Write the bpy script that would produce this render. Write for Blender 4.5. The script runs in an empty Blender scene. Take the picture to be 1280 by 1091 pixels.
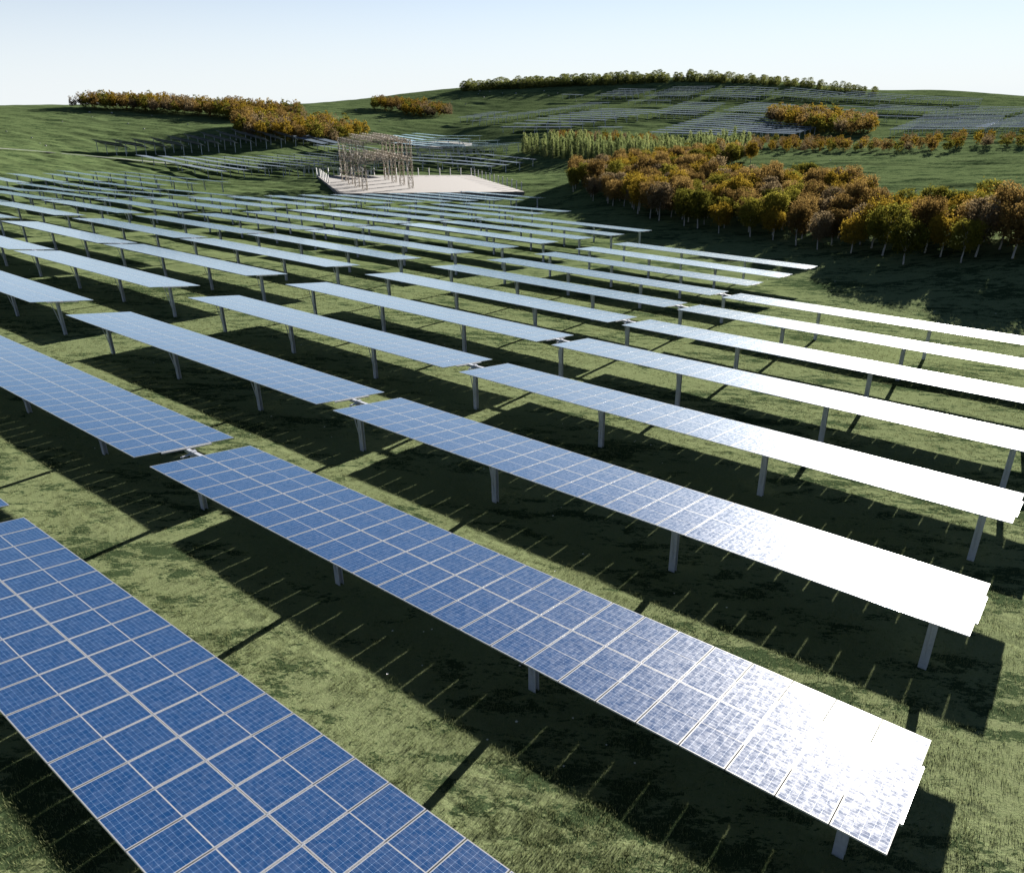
import bpy, math, random
import numpy as np
from mathutils import Matrix, Vector

S = bpy.context.scene
COL = S.collection
ZOFF = 16.0                                   # the camera hovers 16 m over the datum

# ------------------------------------------------------------------ camera
cam_d = bpy.data.cameras.new('camera')
cam = bpy.data.objects.new('camera', cam_d)
COL.objects.link(cam)
Rm = [[0.999848, -0.017452, 0.0], [-0.00721, -0.413042, 0.910684], [-0.015894, -0.910545, -0.413104]]
cam.matrix_world = Matrix([[r[0], -r[1], -r[2], t] for r, t in zip(Rm, (0, 0, ZOFF))] + [[0, 0, 0, 1]])
cam_d.sensor_width = 36.0
cam_d.lens = 26.724
cam_d.clip_start = 0.2
cam_d.clip_end = 6000
S.camera = cam

# ------------------------------------------------------------------ light
SUN_AZ, SUN_EL = math.radians(32.5), math.radians(14.0)
w = bpy.data.worlds.new('World')
S.world = w
w.use_nodes = True
nt = w.node_tree
nt.nodes.clear()
sky = nt.nodes.new('ShaderNodeTexSky')
sky.sky_type = 'NISHITA'
sky.sun_disc = False
sky.sun_elevation = SUN_EL
sky.sun_rotation = SUN_AZ
sky.altitude = 300
sky.air_density = 0.6
sky.dust_density = 0.0
sky.ozone_density = 2.0
bg = nt.nodes.new('ShaderNodeBackground')
bg.inputs['Strength'].default_value = 0.05
out = nt.nodes.new('ShaderNodeOutputWorld')
# pale haze low over the horizon
tc = nt.nodes.new('ShaderNodeTexCoord')
sx = nt.nodes.new('ShaderNodeSeparateXYZ')
nt.links.new(tc.outputs['Generated'], sx.inputs[0])
mr = nt.nodes.new('ShaderNodeMapRange')
mr.interpolation_type = 'SMOOTHSTEP'
for i_, v_ in enumerate((-0.03, 0.26, 0.96, 0.03)): mr.inputs[1 + i_].default_value = v_
nt.links.new(sx.outputs[2], mr.inputs[0])
mx = nt.nodes.new('ShaderNodeMix')
mx.data_type = 'RGBA'
nt.links.new(mr.outputs[0], mx.inputs[0])
hs = nt.nodes.new('ShaderNodeHueSaturation')
hs.inputs['Saturation'].default_value = .96
hs.inputs['Value'].default_value = 0.49
nt.links.new(sky.outputs[0], hs.inputs['Color'])
nt.links.new(hs.outputs[0], mx.inputs[6])
mx.inputs[7].default_value = (3.35, 3.52, 3.62, 1)
nt.links.new(mx.outputs[2], bg.inputs[0])
nt.links.new(bg.outputs[0], out.inputs[0])

sun_d = bpy.data.lights.new('sun', 'SUN')
sun_d.energy = 5.0
sun_d.angle = math.radians(0.45)
sun_d.color = (1.0, 0.94, 0.86)
sun = bpy.data.objects.new('sun', sun_d)
COL.objects.link(sun)
SD = Vector((math.sin(SUN_AZ) * math.cos(SUN_EL), math.cos(SUN_AZ) * math.cos(SUN_EL), math.sin(SUN_EL)))
sun.rotation_euler = (-SD).to_track_quat('-Z', 'Y').to_euler()
sun.location = (60, 100, 60)

S.view_settings.view_transform = 'Standard'
S.view_settings.look = 'None'
S.view_settings.exposure = 2.4
S.view_settings.gamma = 1.0
S.render.engine = 'CYCLES'
S.cycles.use_denoising = True
S.cycles.max_bounces = 6
S.cycles.diffuse_bounces = 3
S.cycles.glossy_bounces = 3
S.cycles.transparent_max_bounces = 6
S.cycles.sample_clamp_indirect = 6.0

# ------------------------------------------------------------------ measured site data (metres, camera at x = y = 0)
CTRL = np.array([[-363.6, 598.1, -3.36], [-328.1, 640.9, -4.02], [-262.6, 713.2, -6.12], [-196.2, 775.6, -8.08], [-123.2, 841.0, -2.8], [-46.6, 848.7, 4.09], [52.9, 818.3, 6.66], [162.6, 783.3, 9.34], [258.8, 735.8, 2.64], [300.2, 698.2, -3.83], [372.6, 707.9, -4.97], [423.9, 678.5, -10.59], [-192.9, 309.9, -17.02], [-174.7, 331.8, -21.21], [-136.4, 316.9, -24.3], [-184.5, 371.7, -22.91], [-116.9, 403.4, -26.22], [-148.4, 456.5, -18.11], [-262.0, 425.9, -12.97], [-221.2, 470.6, -15.44], [-232.0, 596.5, -9.67], [-105.0, 458.1, -24.32], [-85.1, 533.3, -22.59], [-110.2, 640.6, -12.62], [-45.2, 638.4, -17.03], [-65.5, 596.4, -17.67], [5.2, 330.0, -29.6], [-67.9, 317.8, -28.21], [-102.7, 281.9, -26.98], [-115.1, 383.1, -26.97], [-20.6, 479.6, -27.8], [-37.4, 518.7, -26.02], [2.5, 400.0, -27.2], [-16.9, 519.7, -21.67], [31.2, 479.0, -22.04], [95.8, 592.3, -12.2], [58.6, 697.5, -6.11], [134.0, 707.4, -1.18], [232.7, 660.2, -1.08], [150.2, 539.5, -14.53], [112.2, 507.8, -17.75], [105.7, 437.4, -21.38], [69.7, 454.7, -21.57], [5.9, 369.9, -25.22], [56.9, 345.4, -25.99], [91.5, 317.1, -23.62], [18.4, 227.3, -26.06], [29.0, 183.7, -25.61], [40.2, 147.6, -24.69], [48.2, 127.2, -23.83], [53.0, 108.8, -23.29], [60.2, 101.5, -22.02], [66.1, 97.7, -20.84], [76.8, 290.0, -25.02], [91.1, 248.9, -24.24], [91.6, 194.5, -23.95], [101.8, 154.5, -22.53], [119.3, 329.0, -24.3], [155.0, 302.6, -23.65], [178.3, 277.7, -22.81], [152.4, 423.4, -23.44], [195.6, 427.4, -22.38], [168.6, 470.7, -19.62], [203.6, 401.3, -22.07], [241.4, 379.8, -21.68], [231.7, 509.8, -17.45], [242.8, 602.9, -9.41], [281.6, 585.8, -11.42], [-441.5, 726.3, -17.36], [-623.4, 1025.4, -63.36], [-396.5, 774.4, -18.02], [-556.0, 1086.0, -64.02], [-314.4, 854.0, -20.12], [-435.4, 1182.4, -66.12], [-233.0, 921.0, -22.08], [-318.8, 1260.3, -68.08], [-144.9, 989.5, -16.8], [-195.6, 1335.8, -62.8], [-54.8, 998.5, -9.91], [-74.0, 1348.0, -55.91], [62.6, 968.0, -7.34], [85.2, 1317.2, -53.34], [193.1, 930.2, -4.66], [264.3, 1272.9, -50.66], [308.6, 877.3, -11.36], [424.8, 1207.5, -57.36], [359.4, 836.0, -17.83], [497.7, 1157.5, -63.83], [442.5, 840.6, -18.97], [605.5, 1150.4, -64.97], [503.4, 805.7, -24.59], [688.8, 1102.5, -70.59], [-18.6, 21.6, -15.75], [-13.0, 28.7, -16.45], [-7.3, 35.8, -17.1], [-1.6, 42.9, -17.75], [4.1, 50.0, -18.45], [9.8, 57.1, -19.25], [15.4, 64.2, -20.0], [21.1, 71.3, -20.8], [26.8, 78.4, -21.65], [32.5, 85.5, -22.45], [38.1, 92.6, -23.15], [-30.0, 7.4, -14.45], [-47.0, -13.9, -12.45], [2.4, 4.7, -15.85], [13.8, 18.9, -17.25], [25.1, 33.1, -18.65], [42.2, 54.4, -20.95], [59.2, 75.7, -23.25], [-8.9, -9.5, -14.55], [28.2, -15.9, -16.15], [50.9, 12.5, -18.75], [67.9, 33.8, -20.75], [11.1, -37.2, -13.95], [-42.8, 41.0, -15.55], [-31.5, 55.2, -16.9], [-20.1, 69.4, -18.15], [-8.8, 83.6, -19.75], [2.6, 97.8, -21.3], [14.0, 112.0, -22.75], [25.3, 126.2, -24.25], [-67.0, 60.4, -15.35], [-50.0, 81.7, -17.35], [-38.6, 95.9, -18.75], [-21.6, 117.2, -20.95], [-4.5, 138.5, -23.25], [6.8, 152.7, -24.65], [12.5, 159.8, -25.45], [-70.8, 110.0, -17.75], [-65.2, 117.2, -18.6], [-48.1, 138.4, -20.85], [-25.4, 166.8, -23.95], [-19.7, 173.9, -24.55], [-14.0, 181.1, -25.65], [-2.7, 195.2, -26.95], [8.7, 209.4, -28.95], [-86.2, 134.0, -18.45], [-69.2, 155.3, -20.85], [-52.1, 176.6, -23.15], [-46.5, 183.7, -23.8], [-40.8, 190.8, -24.85], [-35.1, 197.9, -25.55], [-23.7, 212.1, -26.95], [-12.4, 226.3, -28.65], [-103.2, 159.3, -19.15], [-97.5, 166.4, -19.95], [-74.8, 194.8, -22.75], [-101.8, 169.9, -20.65], [-96.2, 177.0, -21.3], [-90.5, 184.1, -22.25], [-84.8, 191.2, -22.95], [-89.8, 206.8, -23.4], [-84.1, 213.9, -23.95], [-129.2, 203.5, -20.75], [-117.9, 217.7, -22.05], [-106.5, 231.9, -23.65], [-139.0, 234.6, -21.65], [-133.3, 241.7, -22.35], [-127.6, 248.8, -23.35], [-121.9, 255.9, -24.15], [-13.0, 287.0, -28.0], [5.0, 235.0, -28.0], [-64.0, 269.0, -25.6], [-46.0, 217.0, -25.6], [-30.0, 252.0, -26.8], [-60.0, -40.0, -11.0], [40.0, -60.0, -11.0], [0.0, -10.0, -13.2], [120.0, 40.0, -19.0], [200.0, 150.0, -19.0], [-300.0, 200.0, -12.0], [-150.0, 60.0, -13.0]])
GROVES = {'right_grove': [(18.0, 228.2), (25.5, 200.4), (28.9, 171.4), (34.2, 155.1), (39.0, 142.8), (43.5, 133.6), (47.5, 125.2), (50.5, 116.6), (52.9, 108.6), (56.0, 103.6), (60.4, 99.9), (67.7, 96.8), (81.2, 97.4), (92.4, 112.0), (83.6, 121.5), (75.2, 129.0), (69.1, 135.5), (69.7, 147.6), (77.0, 169.8), (78.9, 192.1), (74.1, 200.7), (60.8, 203.7), (54.3, 215.1), (57.4, 245.0), (71.6, 269.8), (88.8, 286.8), (91.8, 302.1), (73.1, 298.5), (47.1, 284.4), (27.6, 261.0), (19.2, 243.2)], 'left_hill_upper': [(-294.8, 565.8), (-247.8, 566.4), (-199.1, 551.0), (-171.2, 529.4), (-160.1, 544.1), (-128.9, 531.5), (-140.7, 568.5), (-192.5, 598.1), (-255.5, 612.7), (-292.8, 605.2)], 'left_hill_lower': [(-144.3, 439.7), (-132.7, 431.5), (-117.5, 437.3), (-102.2, 445.1), (-92.1, 460.3), (-84.2, 500.7), (-101.3, 509.4), (-126.2, 511.0), (-150.1, 508.7), (-157.5, 482.5)], 'small_hill': [(-105.6, 650.5), (-83.0, 644.7), (-77.1, 621.2), (-61.4, 614.4), (-43.4, 629.7), (-45.4, 661.3), (-74.2, 680.4), (-107.5, 684.2)], 'right_hill': [(149.3, 470.7), (153.7, 446.3), (159.8, 420.9), (167.7, 399.5), (182.1, 405.8), (196.1, 436.2), (193.8, 464.6), (180.0, 490.2), (163.0, 496.7)], 'behind_conifers': [(24.4, 439.2), (27.2, 416.4), (66.7, 362.6), (70.5, 383.5), (51.2, 411.9), (25.4, 457.4)], 'crest_a': [(94.6, 317.2), (129.5, 313.8), (144.3, 350.6), (132.1, 365.3), (110.1, 370.2)], 'crest_b': [(130.9, 313.4), (144.0, 308.2), (153.8, 329.7), (140.5, 337.0)], 'crest_c': [(142.1, 303.9), (161.8, 298.4), (174.3, 310.7), (192.3, 302.6), (205.7, 324.5), (192.8, 344.7), (179.1, 344.4), (157.6, 327.3)], 'conifers': [(6.0, 372.6), (9.3, 359.0), (22.9, 348.9), (41.5, 331.3), (60.6, 311.2), (91.2, 305.3), (97.9, 328.4), (68.7, 354.0), (46.2, 370.8), (25.4, 388.4)], 'ridge': [(-43.8, 781.0), (5.6, 774.5), (49.8, 770.1), (92.5, 757.7), (154.3, 742.1), (200.0, 702.5), (214.0, 682.2), (248.2, 650.1), (283.2, 636.1), (289.6, 651.1), (254.3, 666.6), (222.1, 708.7), (208.4, 732.7), (158.8, 764.4), (97.7, 801.3), (52.2, 808.0), (5.9, 805.7), (-45.1, 805.9)]}
MID = [(-140.1, 316.9), (-102.6, 280.1), (-83.2, 287.7), (-56.0, 267.6), (-35.6, 312.5), (6.8, 328.2), (4.9, 354.7), (-9.8, 418.1), (-32.0, 439.1), (-78.3, 432.0), (-114.2, 379.6)]
FLATS = [(-78.5, 446.0), (-59.8, 453.0), (-32.0, 439.1), (2.3, 371.6), (-6.1, 452.2), (-35.8, 495.4), (-69.3, 491.5)]
WHITES = [(-74.2, 492.2), (-45.3, 492.7), (-23.2, 486.8), (-23.9, 503.0), (-58.5, 527.2)]
BLOCKS = [(-32.7, 578.2, 1, 5, (4.74, 9.26), 0.79), (-23.0, 546.8, 1, 12, (7.6, 7.12), 0.82), (-2.6, 500.9, 2, 10, (7.38, 6.76), 1.05), (51.4, 458.3, 1, 1, (0, 0), 0.63), (90.9, 618.0, 2, 1, (0, 0), 0.72), (47.4, 700.8, 1, 1, (0, 0), 0.84), (72.8, 679.0, 2, 5, (5.73, 7.73), 0.73), (107.8, 645.5, 2, 7, (5.18, 8.13), 0.76), (144.2, 617.1, 2, 6, (5.94, 9.0), 0.88), (190.3, 608.6, 2, 5, (6.64, 6.97), 0.82), (230.2, 593.9, 2, 5, (6.99, 7.18), 0.87), (277.9, 576.4, 2, 3, (6.82, 9.19), 0.91), (92.4, 522.3, 2, 7, (5.14, 9.41), 0.64), (137.2, 521.0, 2, 6, (5.4, 8.06), 0.65), (73.2, 414.8, 2, 11, (5.45, 9.17), 0.88), (112.3, 411.8, 2, 6, (5.78, 9.07), 0.69), (185.6, 395.2, 2, 10, (5.72, 8.07), 0.83), (241.5, 476.9, 2, 7, (7.71, 8.01), 0.84), (221.0, 384.6, 2, 16, (6.88, 7.65), 0.42), (226.4, 519.7, 2, 4, (6.04, 7.33), 0.85), (183.3, 535.1, 2, 1, (0, 0), 0.87), (216.6, 538.9, 1, 1, (0, 0), 0.92), (205.3, 484.0, 2, 1, (0, 0), 0.71)]
DARK = [[-188.9, 374.9], [-122.2, 420.0]]
ROCKS = [(-275.9, 549.0), (-259.9, 518.8), (-263.1, 552.7), (-226.7, 493.5), (-258.7, 480.7), (-250.6, 411.7), (-230.3, 397.2), (-211.6, 374.1), (-217.6, 380.6), (-236.2, 551.4), (-192.7, 498.0), (-204.5, 463.4), (-24.1, 773.8), (-15.1, 766.8), (-3.3, 751.5), (8.9, 744.2), (15.6, 725.8), (34.2, 750.3), (37.0, 721.3), (45.2, 731.2), (57.1, 678.3), (-46.6, 715.3), (-28.5, 691.1), (-34.3, 700.4), (-118.2, 651.4), (-89.3, 581.2), (-74.7, 600.7), (-51.3, 682.2), (-120.4, 568.4), (-25.0, 755.0), (-40.3, 727.1), (-19.5, 734.2), (113.0, 281.1), (97.9, 216.9), (98.7, 191.1)]
PATH = [(-212.4, 321.6), (-192.4, 309.0), (-183.5, 319.4), (-172.2, 327.1), (-157.2, 328.7), (-139.7, 324.8), (-127.4, 325.9)]
APRON = [(-65.2, 485.2), (-53.5, 478.1), (-55.9, 501.2), (-66.5, 495.3), (-53.5, 478.1), (-41.1, 470.7), (-43.5, 499.7), (-55.9, 501.2), (-41.1, 470.7), (-29.4, 467.8), (-30.6, 490.4), (-43.5, 499.7), (-29.4, 467.8), (-20.1, 467.1), (-20.5, 479.0), (-30.6, 490.4)]

U = np.array([.7802, -.6255])                 # along a row of tables
V = np.array([.6255, .7802])                  # across the rows
BASE = np.array([-18.65, 21.6])
ROW = np.array([5.68, 7.1])
PIT = 9.092


def plan(a, k):
    return BASE + a * U + k * ROW


# ------------------------------------------------------------------ helpers
def tag(o, label=None, cat=None, group=None, kind=None):
    if label: o['label'] = label
    if cat: o['category'] = cat
    if group: o['group'] = group
    if kind: o['kind'] = kind
    return o


def link(o, parent=None):
    COL.objects.link(o)
    if parent is not None:
        o.parent = parent
    return o


def empty(name, loc=(0, 0, 0), rot=(0, 0, 0)):
    o = bpy.data.objects.new(name, None)
    o.empty_display_size = 0.5
    o.location = loc
    o.rotation_euler = rot
    return link(o)


class MB:
    """collects faces, builds one mesh"""
    def __init__(s):
        s.v, s.f, s.m, s.uv = [], [], [], []

    def face(s, pts, m=0, uv=None):
        n = len(s.v)
        s.v += [tuple(p) for p in pts]
        s.f.append(tuple(range(n, n + len(pts))))
        s.m.append(m)
        s.uv.append(uv or [(0, 0)] * len(pts))

    def hexa(s, c, m=0, top_uv=None, mtop=None, mbot=None):
        # c: 8 corners, bottom ring then top ring, counter-clockwise seen from above
        q = [(3, 2, 1, 0), (4, 5, 6, 7), (0, 1, 5, 4), (1, 2, 6, 5), (2, 3, 7, 6), (3, 0, 4, 7)]
        for i, f in enumerate(q):
            mm = m
            if i == 1 and mtop is not None: mm = mtop
            if i == 0 and mbot is not None: mm = mbot
            s.face([c[j] for j in f], mm, top_uv if i == 1 else None)

    def box(s, x0, x1, y0, y1, z0, z1, m=0, T=None, **kw):
        c = [(x0, y0, z0), (x1, y0, z0), (x1, y1, z0), (x0, y1, z0), (x0, y0, z1), (x1, y0, z1), (x1, y1, z1), (x0, y1, z1)]
        if T is not None: c = [T(p) for p in c]
        s.hexa(c, m, **kw)

    def bar(s, p, q, r, m=0, n=4, r2=None):
        p, q = Vector(p), Vector(q)
        d = (q - p).normalized()
        a = d.cross(Vector((0, 0, 1)) if abs(d.z) < .9 else Vector((1, 0, 0))).normalized()
        b = d.cross(a)
        r2 = r if r2 is None else r2
        A = [p + (a * math.cos(2 * math.pi * (i + .5) / n) + b * math.sin(2 * math.pi * (i + .5) / n)) * r for i in range(n)]
        B = [q + (a * math.cos(2 * math.pi * (i + .5) / n) + b * math.sin(2 * math.pi * (i + .5) / n)) * r2 for i in range(n)]
        for i in range(n):
            j = (i + 1) % n
            s.face([A[j], A[i], B[i], B[j]], m)
        s.face(A, m)
        s.face(B[::-1], m)

    def mesh(s, name, mats, smooth=False):
        me = bpy.data.meshes.new(name)
        me.from_pydata(s.v, [], s.f)
        for mt in mats: me.materials.append(mt)
        me.polygons.foreach_set('material_index', s.m)
        if any(u[0] != u[1] for u in s.uv if len(u) > 1):
            l = me.uv_layers.new(name='UVMap')
            l.data.foreach_set('uv', [c for u in s.uv for p in u for c in p])
        if smooth: me.polygons.foreach_set('use_smooth', [True] * len(s.f))
        me.update()
        return me


def mob(name, me, parent=None, loc=None, rot=None):
    o = bpy.data.objects.new(name, me)
    if loc is not None: o.location = loc
    if rot is not None: o.rotation_euler = rot
    return link(o, parent)


def np_mesh(name, verts, faces, mats, midx=None, smooth=False):
    """faces: (n,4) array"""
    me = bpy.data.meshes.new(name)
    me.vertices.add(len(verts))
    me.vertices.foreach_set('co', np.ascontiguousarray(verts, dtype=np.float32).ravel())
    n = len(faces)
    k = faces.shape[1]
    me.loops.add(n * k)
    me.loops.foreach_set('vertex_index', np.ascontiguousarray(faces, dtype=np.int32).ravel())
    me.polygons.add(n)
    me.polygons.foreach_set('loop_start', np.arange(0, n * k, k, dtype=np.int32))
    me.polygons.foreach_set('loop_total', np.full(n, k, dtype=np.int32))
    for m in mats: me.materials.append(m)
    if midx is not None: me.polygons.foreach_set('material_index', np.asarray(midx, dtype=np.int32))
    if smooth: me.polygons.foreach_set('use_smooth', np.ones(n, dtype=bool))
    me.update(calc_edges=True)
    me.validate()
    return me


# ------------------------------------------------------------------ noise and terrain
def perlin(x, y, seed):
    xi, yi = np.floor(x).astype(np.int64), np.floor(y).astype(np.int64)
    xf, yf = x - xi, y - yi

    def g(ix, iy, dx, dy):
        h = (ix * 374761393 + iy * 668265263 + seed * 974711) & 0x7fffffff
        h = ((h ^ (h >> 13)) * 1274126177) & 0x7fffffff
        h = h ^ (h >> 16)
        a = (h % 4096) * (2 * math.pi / 4096)
        return np.cos(a) * dx + np.sin(a) * dy
    u, v = xf * xf * xf * (xf * (xf * 6 - 15) + 10), yf * yf * yf * (yf * (yf * 6 - 15) + 10)
    n0 = g(xi, yi, xf, yf) * (1 - u) + g(xi + 1, yi, xf - 1, yf) * u
    n1 = g(xi, yi + 1, xf, yf - 1) * (1 - u) + g(xi + 1, yi + 1, xf - 1, yf - 1) * u
    return (n0 * (1 - v) + n1 * v) * 1.5


def sstep(a, b, x):
    t = np.clip((x - a) / (b - a), 0, 1)
    return t * t * (3 - 2 * t)


_X = CTRL[:, :2] / 100
_d2 = ((_X[:, None] - _X[None]) ** 2).sum(-1)
_A = np.zeros((len(_X) + 3,) * 2)
_A[:len(_X), :len(_X)] = .5 * _d2 * np.log(_d2 + 1e-12) + .01 * np.eye(len(_X))
_A[:len(_X), len(_X):] = np.c_[np.ones(len(_X)), _X]
_A[len(_X):, :len(_X)] = np.c_[np.ones(len(_X)), _X].T
_W = np.linalg.solve(_A, np.r_[CTRL[:, 2], 0, 0, 0])


def gz(x, y):
    """terrain height without the small relief"""
    x, y = np.asarray(x, float), np.asarray(y, float)
    q = np.stack([x.ravel(), y.ravel()], 1) / 100
    r = np.hypot(q[:, 0], q[:, 1])
    sc = np.minimum(1, 13.5 / np.maximum(r, 1e-6))
    q = q * sc[:, None]
    o = np.empty(len(q))
    for i in range(0, len(q), 20000):
        s = q[i:i + 20000]
        d2 = ((s[:, None] - _X[None]) ** 2).sum(-1)
        o[i:i + 20000] = (.5 * d2 * np.log(d2 + 1e-12)) @ _W[:-3] + _W[-3] + s @ _W[-2:]
    return o.reshape(x.shape) + ZOFF


def g1(x, y):
    return float(gz(np.array([x]), np.array([y]))[0])


def relief(x, y, res):
    """low hummocks and tussocks lying across the prevailing slope; waves finer than the mesh fade out"""
    D = np.hypot(x, y)
    s, q = x * .522 + y * .853, x * .853 - y * .522
    h = .03 * perlin(x / 11, y / 11, 1) + .025 * perlin(x / 5.1 + 9, y / 5.1, 2)
    mk = perlin(s / 5 + 3, q / 8, 5) + .7 * perlin(s / 1.8 + 3, q / 3, 6)
    far = sstep(35, 130, D)
    m = sstep(.12 - .40 * far, .30 - .32 * far, mk)
    f = .035 * perlin(s / 1.5, q / 3, 11) * np.clip(1.5 / (2.2 * res) - .5, 0, 1) * (1 + 2.2 * far)
    for L, A, sd in ((.62, .045, 12), (.30, .040, 13), (.15, .024, 14)):
        f += A * perlin(s / L, q / (1.8 * L), sd) * np.clip(L / (2.2 * res) - .5, 0, 1)
    g = np.zeros_like(x)
    for L, A, sd in ((11, .62, 21), (5.5, .60, 22), (2.7, .36, 23)):
        g += A * perlin(s / L, q / (2.6 * L), sd) * np.clip(L / (2.2 * res) - .5, 0, 1)
    g *= sstep(60, 330, D)
    return h + f * (.05 + .30 * m) + g * (.35 + .65 * sstep(-.3, .3, perlin(s / 40, q / 70, 31)))


# ------------------------------------------------------------------ materials
def mat(name):
    m = bpy.data.materials.new(name)
    m.use_nodes = True
    t = m.node_tree
    p = t.nodes['Principled BSDF']
    return m, t, p


def N(t, typ, **kw):
    n = t.nodes.new(typ)
    for k, v in kw.items():
        if k.startswith('i_'): n.inputs[int(k[2:])].default_value = v
        else: setattr(n, k, v)
    return n


def math_n(t, op, a, b=None, c=None):
    n = t.nodes.new('ShaderNodeMath')
    n.operation = op
    for i, v in enumerate((a, b, c)):
        if v is None: continue
        if isinstance(v, (int, float)): n.inputs[i].default_value = v
        else: t.links.new(v, n.inputs[i])
    return n.outputs[0]


def mixc(t, fac, a, b):
    n = t.nodes.new('ShaderNodeMix')
    n.data_type = 'RGBA'
    for s, v in ((n.inputs[0], fac), (n.inputs[6], a), (n.inputs[7], b)):
        if isinstance(v, tuple): s.default_value = v if len(v) == 4 else v + (1,)
        elif isinstance(v, (int, float)): s.default_value = v
        else: t.links.new(v, s)
    return n.outputs[2]


def noise(t, scale, detail=3, rough=.55, vec=None, dist=0.0, d4=None):
    n = t.nodes.new('ShaderNodeTexNoise')
    n.inputs['Scale'].default_value = scale
    n.inputs['Detail'].default_value = detail
    n.inputs['Roughness'].default_value = rough
    n.inputs['Distortion'].default_value = dist
    if d4 is not None:
        n.noise_dimensions = '4D'
        t.links.new(d4, n.inputs['W'])
    if vec is not None: t.links.new(vec, n.inputs['Vector'])
    return n.outputs[0]


def ramp(t, fac, stops):
    n = t.nodes.new('ShaderNodeValToRGB')
    e = n.color_ramp.elements
    while len(e) > 1: e.remove(e[-1])
    e[0].position, e[0].color = stops[0][0], stops[0][1] + (1,)
    for p, c in stops[1:]:
        x = e.new(p)
        x.color = c + (1,)
    t.links.new(fac, n.inputs[0])
    return n.outputs[0]


def plain(name, col, rough=.6, metal=0.0, var=.25, scale=3.0):
    m, t, p = mat(name)
    geo = N(t, 'ShaderNodeNewGeometry')
    n = noise(t, scale, 4, .6, geo.outputs['Position'])
    a = tuple(c * (1 - var) for c in col)
    b = tuple(min(1, c * (1 + var)) for c in col)
    t.links.new(mixc(t, n, a, b), p.inputs['Base Color'])
    p.inputs['Roughness'].default_value = rough
    p.inputs['Metallic'].default_value = metal
    return m


# grass-covered soil
M_GRASS, t, p = mat('meadow_grass')
geo = N(t, 'ShaderNodeNewGeometry')
pos = geo.outputs['Position']
nb = noise(t, .035, 3, .5, pos)
nm = noise(t, .6, 4, .6, pos)
nf = noise(t, 9, 3, .7, pos)
c = mixc(t, nb, (.100, .124, .060), (.122, .139, .069))
c = mixc(t, math_n(t, 'MULTIPLY', nm, .6), c, (.072, .096, .043))
c = mixc(t, math_n(t, 'MULTIPLY', math_n(t, 'SUBTRACT', nf, .35), 1.1), c, (.150, .160, .088))
# uncut, darker and cooler grass beyond the solar field
sy = N(t, 'ShaderNodeSeparateXYZ')
t.links.new(pos, sy.inputs[0])
un = N(t, 'ShaderNodeMapRange')
for i_, v_ in enumerate((35.0, 215.0, 0.0, 0.80)): un.inputs[1 + i_].default_value = v_
t.links.new(math_n(t, 'ADD', sy.outputs[1], math_n(t, 'MULTIPLY', nb, 40.0)), un.inputs[0])
c = mixc(t, un.outputs[0], c, (.062, .090, .036))
# dark green patches in ragged drifts, mixed into the ground colour
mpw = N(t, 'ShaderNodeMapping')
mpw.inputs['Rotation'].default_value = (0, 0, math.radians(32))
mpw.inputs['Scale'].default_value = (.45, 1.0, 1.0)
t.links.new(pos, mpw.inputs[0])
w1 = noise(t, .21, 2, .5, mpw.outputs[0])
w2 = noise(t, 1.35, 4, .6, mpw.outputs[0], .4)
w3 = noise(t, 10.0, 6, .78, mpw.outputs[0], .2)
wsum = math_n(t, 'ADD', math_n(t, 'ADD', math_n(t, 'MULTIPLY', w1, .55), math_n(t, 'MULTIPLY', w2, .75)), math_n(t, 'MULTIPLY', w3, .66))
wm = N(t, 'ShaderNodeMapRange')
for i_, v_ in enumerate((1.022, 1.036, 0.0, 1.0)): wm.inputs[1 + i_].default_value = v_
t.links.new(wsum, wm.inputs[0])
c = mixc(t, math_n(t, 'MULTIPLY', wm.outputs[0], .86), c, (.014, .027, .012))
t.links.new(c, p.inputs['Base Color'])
p.inputs['Roughness'].default_value = .95
p.inputs['Specular IOR Level'].default_value = 0.0
bp = N(t, 'ShaderNodeBump')
bp.inputs['Strength'].default_value = .55
bp.inputs['Distance'].default_value = .06
t.links.new(noise(t, 14, 4, .75, pos), bp.inputs['Height'])
t.links.new(bp.outputs[0], p.inputs['Normal'])

# photovoltaic glass, one module per UV unit
M_PV, t, p = mat('photovoltaic_glass')
uv = N(t, 'ShaderNodeUVMap')
sep = N(t, 'ShaderNodeSeparateXYZ')
t.links.new(uv.outputs[0], sep.inputs[0])
fx = math_n(t, 'FRACT', sep.outputs[0])
fy = math_n(t, 'FRACT', sep.outputs[1])


def edge(f, wdt):       # 1 where f is within wdt of 0 or 1
    return math_n(t, 'GREATER_THAN', math_n(t, 'ABSOLUTE', math_n(t, 'SUBTRACT', f, .5)), .5 - wdt)


frame = math_n(t, 'MAXIMUM', edge(fx, .012), edge(fy, .006))
margin = math_n(t, 'MAXIMUM', edge(fx, .024), edge(fy, .011))
mid = math_n(t, 'LESS_THAN', math_n(t, 'ABSOLUTE', math_n(t, 'SUBTRACT', fy, .5)), .0065)
cx = math_n(t, 'FRACT', math_n(t, 'MULTIPLY', math_n(t, 'SUBTRACT', fx, .024), 6 / .952))
cy = math_n(t, 'FRACT', math_n(t, 'MULTIPLY', math_n(t, 'SUBTRACT', fy, .011), 20 / .978))
lx = edge(cx, .017)
ly = edge(cy, .026)
dx = math_n(t, 'SUBTRACT', .5, math_n(t, 'ABSOLUTE', math_n(t, 'SUBTRACT', cx, .5)))
dy = math_n(t, 'MULTIPLY', math_n(t, 'SUBTRACT', .5, math_n(t, 'ABSOLUTE', math_n(t, 'SUBTRACT', cy, .5))), .6)
dot = math_n(t, 'LESS_THAN', math_n(t, 'ADD', dx, dy), .085)
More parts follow.
